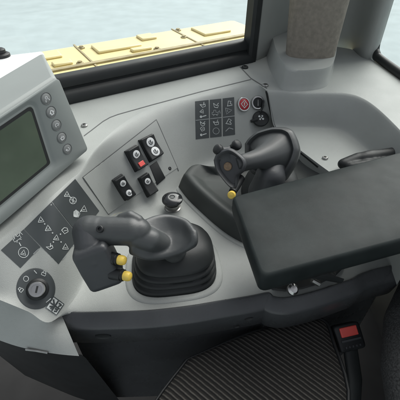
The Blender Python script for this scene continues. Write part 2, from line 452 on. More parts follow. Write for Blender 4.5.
# glyphs in a unit frame (y down)
TRI = [[(-.5, .45), (.5, .45), (0, -.5), (-.5, .45)], [(-.2, .2), (.2, .2)]]
BUCK = [[(-.5, -.3), (-.2, .4), (.4, .4), (.5, -.1), (.1, .05), (-.5, -.3)], [(.1, .05), (.45, -.5)]]
ARM = [[(-.5, .5), (-.3, -.2), (.2, -.5), (.5, -.1), (.3, .3)], [(-.3, -.2), (.1, 0), (.5, -.1)], [(-.5, .5), (0, .5)]]
BOXG = [[(-.5, -.3), (.1, -.5), (.5, -.2), (.4, .4), (-.3, .5), (-.5, -.3)], [(-.2, 0), (.3, .1)]]
SPARK = [[(-.4, 0), (.4, 0)], [(0, -.4), (0, .4)], [(-.3, -.3), (.3, .3)]]
FLAG = [[(-.5, .5), (.5, .5)], [(-.4, .5), (-.1, -.4), (.4, -.2), (.1, .1)], [(.1, .1), (.5, .35)]]
MACH = [[(-.6, .3), (.5, .3), (.5, -.1), (.1, -.1), (.1, -.5), (-.3, -.5), (-.3, -.1), (-.6, -.1), (-.6, .3)], [(.5, -.1), (.8, -.45), (.9, .1)], [(-.4, .55), (-.15, .3)], [(.15, .3), (.4, .55)]]
LOCK = [[(-.4, 0), (.4, 0), (.4, .5), (-.4, .5), (-.4, 0)], [(-.25, 0), (-.25, -.4), (.25, -.4), (.25, 0)]]
RING = [circ((0, 0), .5, 14) + [(.5, 0)]]
def glyph(mb, G, c, s, a, w=.9, off=.0009):
    s *= .9; w *= .72
    for line in G: ribbon(mb, xf(line, c, s, a), w, off, 2)
def dot(mb, c, r=.75, off=.0009): poly_sheet(mb, c, circ(c, r, 8), off)

# big stepped sticker on the left
lab = MB()
quad_sheet(lab, [(1, 250), (23.7, 229.3), (40.5, 247), (20.5, 268)], .0005, 6)
quad_sheet(lab, [(24.2, 229), (51.5, 202), (79, 237), (58.5, 264)], .0005, 10)
quad_sheet(lab, [(52, 201.5), (75, 179), (99, 211), (79.6, 236.5)], .00058, 10)
ls = build('control_pattern_label', lab, M['label'], con, smooth=30)
g = MB()
glyph(g, MACH, (17, 238), 8, -35, .8); glyph(g, RING, (23.5, 252.5), 11.5, 0, .8); glyph(g, TRI, (23.5, 252.5), 6, 10, .8); ribbon(g, [(19, 242.5), (21, 246)], .8, .0009)
glyph(g, TRI, (41, 219.5), 6.5, -5, .95); dot(g, (44.8, 224)); glyph(g, TRI, (48, 228), 6.5, -5, .95); dot(g, (52.3, 233))
glyph(g, TRI, (56, 237.5), 6, 5, .95); glyph(g, BOXG, (64.5, 230.5), 6.5, -25, .95); glyph(g, BUCK, (49.5, 247), 6.5, -30, .95); glyph(g, TRI, (65, 246.5), 6.5, 0, .95)
dot(g, (60, 234.2)); dot(g, (60.6, 242)); dot(g, (53, 242))
glyph(g, TRI, (66.5, 194), 6, 0, .9); ribbon(g, [(69, 196.5), (71, 198)], .9, .0009); glyph(g, RING, (72.5, 200.5), 7.5, 0, .9); glyph(g, SPARK, (72.5, 200.5), 8, 20, .8)
poly_sheet(g, (75.5, 213.5), [(73, 212), (75.5, 209.5), (78.5, 212), (78, 216), (75.5, 217.5), (72.8, 215.5)], .0009); glyph(g, BOXG, (76, 214), 7, 15, .9)
glyph(g, TRI, (83.5, 208.5), 7, 5, .95); ribbon(g, [(79.5, 212), (81.5, 210)], .8, .0009)
build('symbol', g, M['ink'], ls)
g2 = MB(); ribbon(g2, [(33.5, 254), (39, 248.7)], .7, .0009); ribbon(g2, [(72.5, 246), (75.5, 242.5)], .7, .0009); ribbon(g2, [(62, 259.5), (66, 255)], .6, .0009)
build('fine_print', g2, M['inkd'], ls)

# rotary key switch with its round dark dial
p, n = hit(35.7, 288.7); e1, e2 = frame(n)
PXM = (p - CAM).length / FPX
rd = MB(); DR = [[hp(*q, z) for q in circ((35.7, 288.7), 19.4 * k, 48, 1.06)] for k, z in ((1, -.001), (1, .0007), (.985, .0009), (.8, .0009), (.6, .0009), (.4, .0009), (.2, .0009), (.01, .0009))]
rd.loft(DR, False)
di = build('rotary_switch', rd, M['label'], con)
n = (n + Vector((.10, -.05, .12))).normalized(); p = hp(37.5, 289.3, -.001); e1, e2 = frame(n)
kb = MB(); kr = 7.3 * PXM; kb.lathe(p + n * .0, n, [(kr * 1.32, .0008), (kr * 1.3, .003), (kr * 1.1, .0045), (kr * 1.0, .005)], 36, False)
build('collar', kb, M['black'], di)
kb = MB(); kb.lathe(p, n, [(kr * .95, .003), (kr * .95, .013), (kr * .86, .0145), (kr * .62, .0148), (kr * .60, .0125), (.0001, .0125)], 36, False)
build('lock_barrel', kb, M['chrome'], di)
kb = MB(); kb.box(p + n * .0132, (kr * .8, kr * .2, .0012), Matrix((e1, e2, n)).transposed() @ Matrix.Rotation(R(60), 3, 'Z')); build('key_slot', kb, M['gap'], di)
# dial marks
g = MB(); o_ = .0013
glyph(g, LOCK, (20.2, 289.5), 5.5, -50, .85, o_); glyph(g, RING, (25.9, 278.8), 5.8, 0, .85, o_); ribbon(g, [(34.2, 270.4), (37.0, 273.4)], .95, o_); glyph(g, LOCK, (44.2, 273), 5.5, 25, .85, o_); ribbon(g, [(46, 302.5), (50.5, 298.5)], .8, o_)
build('symbol', g, M['ink'], di)
# small pictogram sticker
q = MB(); Q = [(53, 295.6), (64.4, 304), (56.2, 316), (45, 308)]
quad_sheet(q, Q, .0005, 5); st = build('pictogram_sticker', q, M['ink'], con)
g = MB()
qq = [Vector(a) for a in Q]
def inq(x, y): return tuple(qq[0].lerp(qq[1], x).lerp(qq[3].lerp(qq[2], x), y))
ribbon(g, [inq(.04, .04), inq(.96, .04), inq(.96, .96), inq(.04, .96)], .9, .0008, 3, True)
for a in ([(.5, .1), (.5, .9)], [(.1, .5), (.9, .5)], [(.15, .2), (.4, .45)], [(.2, .75), (.42, .6), (.35, .85)], [(.62, .2), (.85, .2), (.72, .42)], [(.6, .65), (.85, .62)], [(.65, .85), (.85, .72)]):
    ribbon(g, [inq(*k) for k in a], 1.5, .0009, 3)
build('symbol', g, M['label'], st)

# six tile icon labels, three columns
cols = [[(195, 101.5), (208.6, 100), (209, 137.8), (195.8, 139.3)], [(209.8, 99.9), (221.2, 98.7), (221.6, 136.4), (210.2, 137.6)], [(222.6, 98.5), (234, 97.2), (235, 134.6), (223, 136.2)]]
gs = [(ARM, BUCK), (BUCK, MACH), (FLAG, FLAG)]
for ci, q in enumerate(cols):
    mb = MB(); quad_sheet(mb, q, .0006, 8)
    o = build('icon_label', mb, M['label'], con)
    qq = [Vector(a) for a in q]; g = MB(); gd = MB()
    A = lambda x, y: tuple(qq[0].lerp(qq[1], x).lerp(qq[3].lerp(qq[2], x), y))
    ribbon(gd, [A(.0, .5), A(1, .5)], .7, .0010, 4)
    if ci == 0:
        glyph(g, BUCK, A(.55, .12), 5.6, -20, .85, .0011); glyph(g, TRI, A(.5, .27), 4.4, 20, .8, .0011); glyph(g, BUCK, A(.5, .60), 5.6, 10, .85, .0011); glyph(g, BOXG, A(.5, .745), 4.6, -15, .8, .0011)
        for y in (.42, .9): dot(g, A(.4, y), 1.3, .0011); ribbon(g, [A(.5, y), A(.8, y - .02)], .9, .0011)
    elif ci == 1:
        glyph(g, BUCK, A(.5, .16), 6, 10, .85, .0011); glyph(gd, MACH, A(.45, .36), 6, 0, .8, .0011); glyph(g, BUCK, A(.5, .62), 6, -10, .85, .0011); glyph(gd, RING, A(.5, .84), 7, 0, .8, .0011)
    else:
        glyph(g, FLAG, A(.55, .14), 6, -10, .85, .0011); glyph(gd, TRI, A(.5, .34), 7, 80, .8, .0011); glyph(g, FLAG, A(.5, .62), 6.5, 10, .85, .0011); ribbon(gd, [A(.2, .88), A(.5, .8), A(.85, .85)], .8, .0011)
    build('symbol', g, M['ink'], o); build('faint_symbol', gd, M['inkd'], o)

# red stop button with chrome ring
p, n = hit(243, 104.5); s = (p - CAM).length / FPX; r = 6.6 * s
mb = MB(); mb.lathe(p, n, [(r * 1.06, -.002), (r * 1.06, .003), (r * .98, .005), (r * .84, .0052), (r * .82, .003)], 36, False)
rb = build('stop_button', mb, M['chrome'], con)
mb = MB(); mb.lathe(p, n, [(r * .82, .0), (r * .82, .0042), (r * .7, .0056), (.0001, .006)], 32, False); build('button_face', mb, M['redbtn'], rb)
e1 = Vector((1, 0, 0)) - n * n.x; e1.normalize(); e2 = n.cross(e1)
mb = MB(); z = n * .0062
def D(a, b): return p + z + e1 * a * r + e2 * b * r
for k in range(4):
    a0, a1 = math.pi / 2 * k, math.pi / 2 * (k + 1)
    P = lambda a, q: D(q * math.cos(a), q * math.sin(a))
    mb.add([P(a0, .62), P(a1, .62), P(a1, .46), P(a0, .46)], [(0, 1, 2, 3)])
mb.add([D(-.07, -.25), D(.07, -.25), D(.07, .25), D(-.07, .25)], [(0, 1, 2, 3)])
build('symbol', mb, M['ink'], rb)
# key lock with its hanging rubber cap
p, n = hit(257.3, 103); r = 6.3 * (p - CAM).length / FPX
mb = MB(); mb.lathe(p, n, [(r * 1.05, -.002), (r * 1.05, .004), (r * .95, .0065), (r * .78, .0068), (r * .76, .004)], 36, False)
ks = build('power_socket', mb, M['chrome'], con)
mb = MB(); mb.lathe(p, n, [(r * .76, .0), (r * .76, .0052), (r * .6, .006), (.0001, .006)], 32, False); build('socket_insert', mb, M['black'], ks)
mb = MB(); mb.box(p + n * .0062, (r * .16, r * .9, .001), Matrix((e1, e2, n)).transposed()); build('key_slot', mb, M['steel'], ks)
mb = MB(); c = hp(259.3, 119, .007); nn = (n + Vector((-.1, -.1, .6))).normalized()
mb.lathe(c, nn, [(.0001, -.004), (r * .95, -.004), (r * 1.2, -.003), (r * 1.25, .001), (r * 1.15, .003), (r * .7, .0045), (.0001, .0048)], 32, False)
mb.tube([c + Vector((-.008, -.004, 0)), c + Vector((-.016, -.005, -.002)), c + Vector((-.022, -.004, -.004))], [.005, .004, .003], 12)
cpn = build('socket_cap', mb, M['rubber'], ks)
mb = MB(); pp = [hp(259, 113, .008), hp(262, 108, .010), hp(264, 104, .008), hp(264.5, 100, .004)]
mb.tube(cr(pp, 6), .0018, 10); build('cap_strap', mb, M['rubber'], ks)
mb = MB(); f1, f2 = frame(nn)
for a, b, w in ((-.25, .25, .16), (.2, .3, .14), (.3, -.15, .16), (-.15, -.2, .14), (.05, .02, .1)):
    mb.lathe(c + nn * .0046 + f1 * a * r + f2 * b * r, nn, [(w * r, 0), (w * r, .0006), (.0001, .0007)], 10, False)
build('symbol', mb, M['ink'], cpn)
# small pull knob
p, n = hit(172.8, 207.5); n = Vector((0, -.05, 1)); s = .86 * (p - CAM).length / FPX
mb = MB(); mb.lathe(p, n, [(9.5 * s, -.001), (9.5 * s, .002), (8 * s, .003), (8 * s, .011), (9 * s, .0125), (7 * s, .014), (5 * s, .016)], 36)
kn = build('pull_knob', mb, M['steel'], con)
mb = MB(); hh = .017; mb.lathe(p + n * hh, n, [(6 * s, -.002), (10.5 * s, 0), (11.8 * s, .0025), (11.5 * s, .0055), (9 * s, .0085), (5 * s, .0098), (3.2 * s, .0096), (2.6 * s, .0085), (.0001, .0085)], 40, False)
build('knob_cap', mb, M['gloss'], kn)
mb = MB(); mb.lathe(p + n * (hh + .0085), n, [(2.4 * s, 0), (2.2 * s, .0008), (.0001, .0009)], 16, False); build('knob_insert', mb, M['grip'], kn)

# black cowl round the far joystick
def rr_poly(pts, n=6): return cr(list(pts) + [pts[0]], n)[:-1]
base = [(180, 188), (193, 204), (229, 235), (262, 247), (300, 238), (333, 205), (330, 186), (308, 166), (275, 166), (240, 176), (208, 180), (190, 178)]
b0 = rr_poly([pl(u, v, 0) for u, v in base]); cc = sum(b0, Vector()) / len(b0)
ringz = lambda k, z: [Vector((cc.x + (q.x - cc.x) * k, cc.y + (q.y - cc.y) * k, z)) for q in b0]
mb = MB(); mb.loft([ringz(1.03, -.004), ringz(1.02, .003), ringz(.97, .024), ringz(.94, .034), ringz(.90, .037), ringz(.84, .036), ringz(.80, .034), ringz(.72, .026), ringz(.66, .023), ringz(.2, .022)], True)
build('joystick_cowl', mb, M['cowl'], con, smooth=60)
rim = MB(); rim.loft([ringz(1.09, -.0005), ringz(1.08, .0012), ringz(1.06, .0022), ringz(1.02, .0024), ringz(1.0, .0)], False)
build('cowl_rim', rim, M['grey'], con, smooth=60)

# ================================================================== NEAR JOYSTICK
def sup(c, rx, ry, z, e=3.2, n=56, yaw=0):
    out = []
    for k in range(n):
        a = 2 * math.pi * k / n; x = abs(math.cos(a)) ** (2 / e) * math.copysign(1, math.cos(a)) * rx; y = abs(math.sin(a)) ** (2 / e) * math.copysign(1, math.sin(a)) * ry
        out.append(Vector((c.x + x * math.cos(yaw) - y * math.sin(yaw), c.y + x * math.sin(yaw) + y * math.cos(yaw), z)))
    return out
bc = Vector((-.041, .362, 0)); by = R(8)
js = thing('joystick', 'nearer joystick with dark grey grip, two yellow buttons and a ribbed rubber boot', 'joystick', bc, 'operator joysticks on the console')
mb = MB(); mb.loft([sup(bc, .074, .064, .0002, yaw=by), sup(bc, .073, .063, .0016, yaw=by), sup(bc, .070, .060, .0026, yaw=by), sup(bc, .064, .055, .0026, yaw=by)], False)
build('boot_rim', mb, M['grey'], js, smooth=60)
prof = [(.0605, 0), (.0635, .0025), (.0640, .0062), (.0625, .0080), (.0580, .0092), (.0580, .0104), (.0615, .0118), (.0628, .0140), (.0612, .0168), (.0565, .0180), (.0565, .0192), (.0600, .0206), (.0610, .0228), (.0595, .0254), (.0550, .0266), (.0550, .0278), (.0580, .0292), (.0588, .0316), (.0570, .0350), (.0515, .0420), (.0450, .0475), (.038, .0510), (.032, .0520), (.028, .0515), (.025, .056), (.021, .066)]
def lean(z): return bc + Vector((.004 * min(1, z / .05), .013 * min(1, z / .05), 0))
mb = MB(); mb.loft([sup(lean(z), r, r * .86, z, 3.3 - .9 * i / len(prof), yaw=by) for i, (r, z) in enumerate(prof)])
build('rubber_boot', mb, M['rubber'], js, smooth=60)
# grip: fat handle, thumb saddle, neck and the flared palm shelf
mb = MB()
mb.chain([(pl(91, 231, .110), .0205), (pl(98, 231, .111), .0195)])
mb.chain([(pl(98, 231, .111), .0185), (pl(112, 231, .113), .0185), (pl(132, 231, .114), .0190), (pl(138, 231, .113), .0175)])
mb.chain([(pl(122, 219, .125), .0075), (pl(130, 216.5, .128), .0080), (pl(138, 220.5, .126), .0075)])
mb.chain([(pl(136, 236, .108), .0165), (pl(150, 240, .100), .0165), (pl(164, 245, .082), .013), (pl(174, 250, .06), .018)])
WG = [[(138, 227, .110), (156, 219.5, .107), (170, 218.5, .104), (185, 223, .103), (193.5, 233, .104)],
      [(136, 238, .108), (155, 233, .099), (170, 231, .092), (184, 234, .093), (194, 238, .101)],
      [(134, 246, .102), (152, 247, .093), (168, 244, .085), (183, 244, .088), (194, 242, .097)],
      [(133, 251, .094), (147, 256, .086), (163, 255.5, .081), (180, 250.5, .084), (192.5, 244, .093)]]
rw = [cr([pl(*q) for q in r], 7) for r in WG]
cw = [cr([r[k] for r in rw], 8) for k in range(len(rw[0]))]
for c_ in cw:
    for q in c_: mb.ball(q, .0058, n=8, m=6)
build('grip', mb, M['grip'], js, remesh=.0012, sm=8)
mb = MB(); sc_ = pl(99.5, 229, .1292); mb.lathe(sc_, (-.1, -.6, .8), [(.0045, -.003), (.0045, .0), (.0038, .0008), (.0022, .0008), (.002, -.001), (.0001, -.001)], 18, False)
build('screw', mb, M['black'], js)
a0, a1 = pl(98, 231, .111), pl(112, 231, .113); ga_ = (a1 - a0).normalized(); f1, f2 = frame(ga_); cs = a0.lerp(a1, -.25)
mb = MB(); rg = [cs + (f1 * math.cos(2 * math.pi * k / 48) + f2 * math.sin(2 * math.pi * k / 48)) * .0190 for k in range(48)]
mb.grid([[q + ga_ * x + (q - cs).normalized() * y for q in rg] for x, y in ((-.0006, -.001), (-.0005, .0004), (.0005, .0004), (.0006, -.001))], True)
build('seam_ring', mb, M['gap'], js)
# button module hanging from the outer end of the grip
def rbox(mb, c, sz, mx, r=.006):
    x, y, z = sz; rows = []
    zs = [(-1, .80), (-.93, .93), (-.8, 1.0), (0, 1.02), (.8, 1.0), (.93, .93), (1, .80)]
    for zz, k in zs:
        rows.append([c + mx @ Vector((q.x, q.y, zz * z / 2)) for q in sup(Vector((0, 0, 0)), x / 2 * k, y / 2 * k, 0, 8, 48)])
    mb.loft(rows)
mb = MB(); mx = Matrix.Rotation(R(14), 3, 'Z') @ Matrix.Rotation(R(-13), 3, 'Y') @ Matrix.Rotation(R(-14), 3, 'X')
mc = pl(99, 262, .078)
rbox(mb, mc, (.045, .040, .064), mx)
mb.chain([(pl(89.5, 232, .108), .0218), (pl(91, 246, .099), .0200), (pl(96, 256, .09), .018)])
build('button_module', mb, M['grip2'], js, remesh=.0012, sm=5)
for (u, v, z) in ((121, 260, .092), (126.5, 276, .074)):
    ax = Vector((.93, -.30, .10)).normalized(); c = pl(u, v, z) - ax * .0100
    mb = MB(); mb.lathe(c, ax, [(.0082, -.012), (.0082, .003), (.0072, .0035), (.0068, .0045), (.0076, .005), (.0076, .0062), (.0064, .007)], 26)
    bt = build('push_button', mb, M['black'], js)
    mb = MB(); mb.lathe(c, ax, [(.0062, .006), (.0064, .010), (.0062, .0130), (.0052, .0155), (.003, .0166), (.0001, .0168)], 26, False)
    build('button_cap', mb, M['yellow'], bt)

# ================================================================== FAR JOYSTICK
fb = pl(268, 205, .0)
jf = thing('joystick', 'farther black joystick in the black cowl, round tan emblem on its grip end', 'joystick', fb, 'operator joysticks on the console')
prof2 = [(.052, .004), (.055, .010), (.051, .016), (.054, .020), (.051, .026), (.053, .032), (.050, .040), (.047, .050), (.042, .060), (.034, .069), (.024, .075), (.015, .080)]
mb = MB(); mb.loft([sup(fb + Vector((.006 * i / 12, .012 * i / 12, 0)), r, r, z, 2.6) for i, (r, z) in enumerate(prof2)]); build('rubber_boot', mb, M['rubber'], jf, smooth=60)
hn = Vector((-.55, -.62, .55)).normalized(); h0 = pl(276, 152, .118)
OUTL = [(245.5, 144), (250, 138), (258, 132), (273, 127.5), (285, 127.5), (292, 131), (296, 139), (298.5, 150), (295, 162), (289, 173), (282, 181.5), (266, 179), (252, 173), (246, 160)]
def lin(P, n): return [P[i].lerp(P[(i + 1) % len(P)], k / n) for i in range(len(P)) for k in range(n)]
def hring(sc, h, cx_=None):
    P = [on(u, v, h0, hn) for u, v in OUTL]; c = sum(P, Vector()) / len(P)
    return [c + (p - c) * sc + hn * h for p in [a_.lerp(b_, .35) for a_, b_ in zip(rr_poly(P, 8), lin(P, 8))]], c
o1, hcn = hring(1, 0)
g0 = pl(238, 164, .126); g1 = pl(257, 159, .125)
def trans(k, h, sc):                  # ring between the tube and the rim
    c = g0.lerp(g1, k) if k <= 1 else g1
    return c
nr = len(o1); ga = (g1 - g0).normalized()
def tring(c, r):
    out = []
    for p in o1:
        d = p - hcn; d = (d - ga * d.dot(ga)).normalized(); out.append(c + d * r)
    return out
mb = MB()
rim_in = hring(.80, .004)[0]; flare = [a.lerp(b, .42) for a, b in zip(tring(g1 + ga * .006, .0150), hring(.80, -.004)[0])]
mb.loft([tring(g0 - ga * .004, .010), tring(g0, .0135), tring(g0.lerp(g1, .5), .0135), tring(g1, .0152), flare, rim_in, hring(.86, .0075)[0], hring(.88, .0082)[0], hring(.98, .0050)[0], hring(1.0, .002)[0], hring(1.02, -.004)[0], hring(.96, -.016)[0], hring(.6, -.028)[0]])
build('grip', mb, M['grip'], jf, smooth=44)
mb = MB(); mb.chain([(hcn - hn * .018, .024), (pl(270, 178, .088), .025), (pl(266, 192, .062), .030)]); build('stem', mb, M['grip2'], jf, remesh=.002, sm=6)
# thumb end: dished face turned to the operator
ec = pl(230, 167, .125); en = (Vector((-.40, -.72, .5))).normalized(); u1 = Vector((1, 0, 0)); u1 = (u1 - en * u1.dot(en)).normalized(); u2 = en.cross(u1)
EP = [(214, 160), (218, 152.5), (230, 148), (242, 155.5), (246, 163), (243.5, 171), (238, 177), (236.5, 189), (232, 189), (225, 182), (216.5, 170)]
E0 = rr_poly([on(u, v, ec, en) for u, v in EP], 6); ec2 = sum(E0, Vector()) / len(E0)
def epl(k, h): return [ec2 + (p - ec2) * k + en * h for p in E0]
mb = MB(); mb.loft([epl(.45, -.022), epl(.80, -.016), epl(.96, -.008), epl(1.0, -.001), epl(.97, .0035), epl(.88, .005), epl(.79, .003), epl(.70, -.003), epl(.3, -.004)])
mod = build('button_module', mb, M['grip2'], jf, smooth=60)
mb = MB(); mb.lathe(on(228, 166.5, ec - en * .004, en), en, [(.0066, -.001), (.0066, .0018), (.0058, .0026), (.0001, .0026)], 24, False); em = build('emblem', mb, M['brown'], jf)
for (u, v) in ((218, 149.5), (236.8, 145)):
    c = pl(u, v, .142); ax = Vector((-.6 if u < 230 else .5, -.3, .6)).normalized()
    mb = MB(); mb.lathe(c - ax * .006, ax, [(.006, -.004), (.006, .001), (.0072, .0015), (.0082, .003), (.0084, .0065), (.0078, .0092), (.0060, .0108), (.003, .0114), (.0001, .0115)], 24, False); build('push_button', mb, M['black'], jf)
mb = MB(); c0 = pl(220, 150.5, .135); c1 = pl(235.5, 147, .135); mb.tube([c0, c0.lerp(c1, .5) + Vector((0, 0, -.003)), c1], .0055, 14); build('button_bar', mb, M['grip2'], jf)
c = pl(231.5, 195, .098); ax = Vector((-.2, -.8, .5)).normalized()
mb = MB(); mb.tube([pl(240, 178, .1), pl(236, 186, .098), pl(232.5, 192, .097)], [.008, .007, .006], 14); bt = build('push_button', mb, M['black'], jf)
mb = MB(); mb.lathe(c - ax * .004, ax, [(.0062, 0), (.0062, .005), (.005, .008), (.0001, .0088)], 22, False); build('button_cap', mb, M['yellow'], bt)

# ================================================================== MONITOR
mn = Vector((math.sin(R(58.5)) * math.cos(R(3.5)), -math.cos(R(58.5)) * math.cos(R(3.5)), math.sin(R(3.5))))
m0 = CAM + ray(88, 150) * .57
mon = thing('monitor', 'grey display monitor with dark green screen and five round buttons', 'monitor', (m0.x - .05, m0.y - .06, LZ))
TR, BR, TL, BL = [on(u, v, m0, mn) for u, v in ((57.5, 75), (88.5, 149.5), (-100, 178), (-90, 293))]
ex = (TR - TL).normalized(); ez = mn.cross(ex); ez = ez if ez.z > 0 else -ez
TL = TR - ex * .30; BL = BR - ex * .30
def mp(u, v, h=0): return on(u, v, m0 + mn * h, mn) 
face = [TL, TR, BR, BL]
fc = sum(face, Vector()) / 4
dep = -mn
mb = MB()
def fr(k, h, ins=0):
    # inset in plane by ins
    return [TL - mn * h + ex * ins - ez * ins, TR - mn * h - ex * ins - ez * ins, BR - mn * h - ex * ins + ez * ins, BL - mn * h + ex * ins + ez * ins]
bTR = on(43.5, 51.5, TR - mn * .085, mn); bTL = bTR - ex * .30; bBR = BR - mn * .085 - ex * .01; bBL = BL - mn * .085
mb.loft([[bTL - mn * .012 - ez * .012, bTR - mn * .012 - ez * .012 - ex * .008, bBR - mn * .01, bBL - mn * .01], [bTL, bTR, bBR, bBL], fr(1, .006, 0), fr(1, 0, .001)])
build('housing', mb, M['greyd'], mon, bevel=.006, seg=4, smooth=50)
# front frame with screen opening
scr_px = [(30.5, 107), (48.5, 160)]
STR = mp(31, 105.5); SBR = mp(51, 163); STL = STR - ex * .2; SBL = SBR - ex * .2
sc_c = (STR + SBR + STL + SBL) / 4
def rrect(a, b, c, d, r, h, n=5):     # a TL b TR c BR d BL rounded
    out = []
    for p, dx, dz, a0 in ((b, -1, -1, 0), (a, 1, -1, 90), (d, 1, 1, 180), (c, -1, 1, 270)):
        o = p + ex * r * dx + ez * r * dz
        for k in range(n + 1):
            t = R(a0 + 90 * k / n); out.append(o + ex * r * math.cos(t) + ez * r * math.sin(t) + mn * h)
    return out
def off4(q, e): return (q[0] - ex * e + ez * e, q[1] + ex * e + ez * e, q[2] + ex * e - ez * e, q[3] - ex * e - ez * e)
S4 = (STL, STR, SBR, SBL)
F4 = (TL + ex * .004 - ez * .004, TR - ex * .002 - ez * .003, BR - ex * .002 + ez * .002, BL + ex * .004 + ez * .004)
mb = MB()
mb.loft([rrect(*F4, .005, -.001), rrect(*F4, .005, .0018), rrect(*off4(F4, -.0012), .0045, .0026), rrect(*off4(S4, .0085), .012, .0026), rrect(*off4(S4, .0065), .011, .0012), rrect(*off4(S4, .0015), .007, -.0005), rrect(*S4, .006, -.0010)], False)
build('front_frame', mb, M['greyd'], mon, smooth=35)
mb = MB(); mb.loft([rrect(*off4(S4, .001), .006, -.001), rrect(*off4(S4, .0), .006, .0004), rrect(*off4(S4, -.0040), .004, .0003), rrect(*off4(S4, -.0042), .004, -.001)], False)
build('screen_surround', mb, M['gap'], mon)
mb = MB(); mb.add(rrect(*S4, .004, .0002), [tuple(range(24))]); build('screen', mb, M['screen'], mon, smooth=0)
def mrib(mb, pts, c, s, w, h=.0052):
    P = [c + ex * x * s + ez * -y * s + mn * h for x, y in pts]
    for a, b in zip(P, P[1:]):
        t = (b - a).normalized(); q = t.cross(mn) * w / 2; mb.add([a - q - t * w * .3, a + q - t * w * .3, b + q + t * w * .3, b - q + t * w * .3], [(0, 1, 2, 3)])
_arc = lambda r, a, b, cx=0, cy=0, n=10: [(cx + r * math.cos(R(a + (b - a) * k / n)), cy + r * math.sin(R(a + (b - a) * k / n))) for k in range(n + 1)]
icons = [[_arc(.22, 0, 360, 0, -.2), _arc(.4, 180, 360, 0, .45)], [[(-.45, .1), (0, -.4), (.45, .1)], [(-.25, .05), (-.25, .45), (.25, .45), (.25, .05)]],
         [_arc(.35, 150, 380), [(.12, .12), (.33, .14), (.42, -.08)]], [[(-.4, -.1), (.4, -.1), (.3, .4), (-.3, .4), (-.4, -.1)], _arc(.22, 180, 360, 0, -.12)], [_arc(.35, -60, 180), [(-.5, .0), (-.34, -.2), (-.15, .02)]]]
for (u, v), ic in zip([(46, 98.5), (51, 112), (56.3, 125), (61.6, 137.5), (67.2, 149)], icons):
    c = mp(u, v, .0025)
    mb = MB(); mb.lathe(c, mn, [(.0084, -.001), (.0084, .0005), (.0079, .0007), (.0071, .0001)], 30, False); br = build('button', mb, M['bezel'], mon)
    mb = MB(); mb.lathe(c, mn, [(.0069, -.001), (.0069, .0004), (.0058, .0010), (.003, .0013), (.0001, .0013)], 30, False); build('button_cap', mb, M['cap'], br)
    mb = MB()
    for l in ic: mrib(mb, l, c, .0072, .0014, .0015)
    build('symbol', mb, M['inkb'], br)
# pod behind the display and its foot
pz = bTR.z - .016
mb = MB(); mb.prism([pl(u, v, pz) for u, v in ((44, 50), (36, 51.2), (7, 54.5), (-70, 62), (-90, 150), (-20, 105), (20, 78))], (0, 0, -.10)); build('rear_pod', mb, M['white'], mon, bevel=.006, seg=4, smooth=50)
mb = MB(); fcx = (BR + BL) / 2 - mn * .03
mb.box(Vector((fcx.x, fcx.y, LZ - .002 + .015)), (.10, .05, .04), Matrix.Rotation(R(58), 3, 'Z')); build('foot', mb, M['bezel'], mon, bevel=.004)
# black cap on top of the pod
kp = pl(2, 56.5, pz)
kc = MB(); kc.lathe(kp, (0, 0, 1), [(.013, -.002), (.013, .004), (.010, .006), (.008, .006), (.008, .011), (.005, .013), (.0001, .013)], 28, False)
tag(build('cap_nut', kc, M['black'], None, loc=kp), 'black round cap on the white housing behind the monitor', 'cap')

# ================================================================== WINDSCREEN
wd = (W1 - W0).normalized(); wn = Vector((-wd.y, wd.x, 0)); wn = wn if wn.y > 0 else -wn
ws = thing('windscreen', 'front windscreen in a thick black rubber seal above the grey ledge', 'window', W0.lerp(W1, .5))
def at_w(p, a, z): return p + wn * a + Vector((0, 0, z))
prof = [(-.004, -.004), (-.006, .006), (-.002, .017), (.006, .0225), (.012, .024), (.014, .027), (.010, .0295), (.0105, .039), (.015, .047), (.022, .050), (.034, .050), (.034, -.004)]
mb = MB(); seg = 30
mb.loft([[at_w(W0.lerp(W1, k / seg), a, z) for a, z in prof] for k in range(seg + 1)])
build('lower_seal', mb, M['rubber'], ws, smooth=45, label='black ridged rubber seal along the ledge')
# upright seal at the corner
mb = MB(); up = Vector((0.02, 0.0, 1)).normalized()
pf = [(-.010, -.004), (-.004, -.010), (.010, -.010), (.016, -.004), (.016, .020), (-.010, .020)]
cb = W1 - wd * .002
mb.loft([[cb + wd * a + wn * (b + .006) + up * h for a, b in pf] for h in (-.004, .2, .5)])
build('upright_seal', mb, M['rubber'], ws, smooth=40)
mb = MB(); g0, g1 = at_w(W0, .024, .047), at_w(W1, .024, .047)
mb.prism([g0, g1, g1 + wn * .05 + Vector((0, 0, .5)), g0 + wn * .05 + Vector((0, 0, .5))], wn * .005)
build('pane', mb, M['glass'], ws, smooth=0)

# ================================================================== CORNER PILLAR
pc = pl(314, 60, LZ)
pil = thing('corner_pillar', 'corner pillar with brown grey lining rising from a flared grey foot', 'pillar', pc)
def ell(c, rx, ry, z, n=40, e=2.6): return sup(Vector((c.x, c.y, 0)), rx, ry, z, e, n)
fo = pl(299, 79, LZ)
FT = rr_poly([pl(u, v, LZ) for u, v in ((266, 50), (269, 66), (277, 83), (284, 90), (300, 91), (322, 88), (330, 80), (334, 60), (330, 46), (298, 40))], 5)
fcn = sum(FT, Vector()) / len(FT)
fr_ = lambda k, z, dx=0: [Vector((fcn.x + (p.x - fcn.x) * k + dx, fcn.y + (p.y - fcn.y) * k, LZ + z)) for p in FT]
mb = MB(); mb.loft([fr_(1.02, -.002), fr_(1.0, .004), fr_(.955, .012), fr_(.93, .036, .004), fr_(.915, .0405, .005), fr_(.82, .041, .006)])
build('foot_trim', mb, M['grey'], pil, smooth=60)
q = pl(309.5, 56, LZ + .036); q = Vector((q.x, q.y, 0))
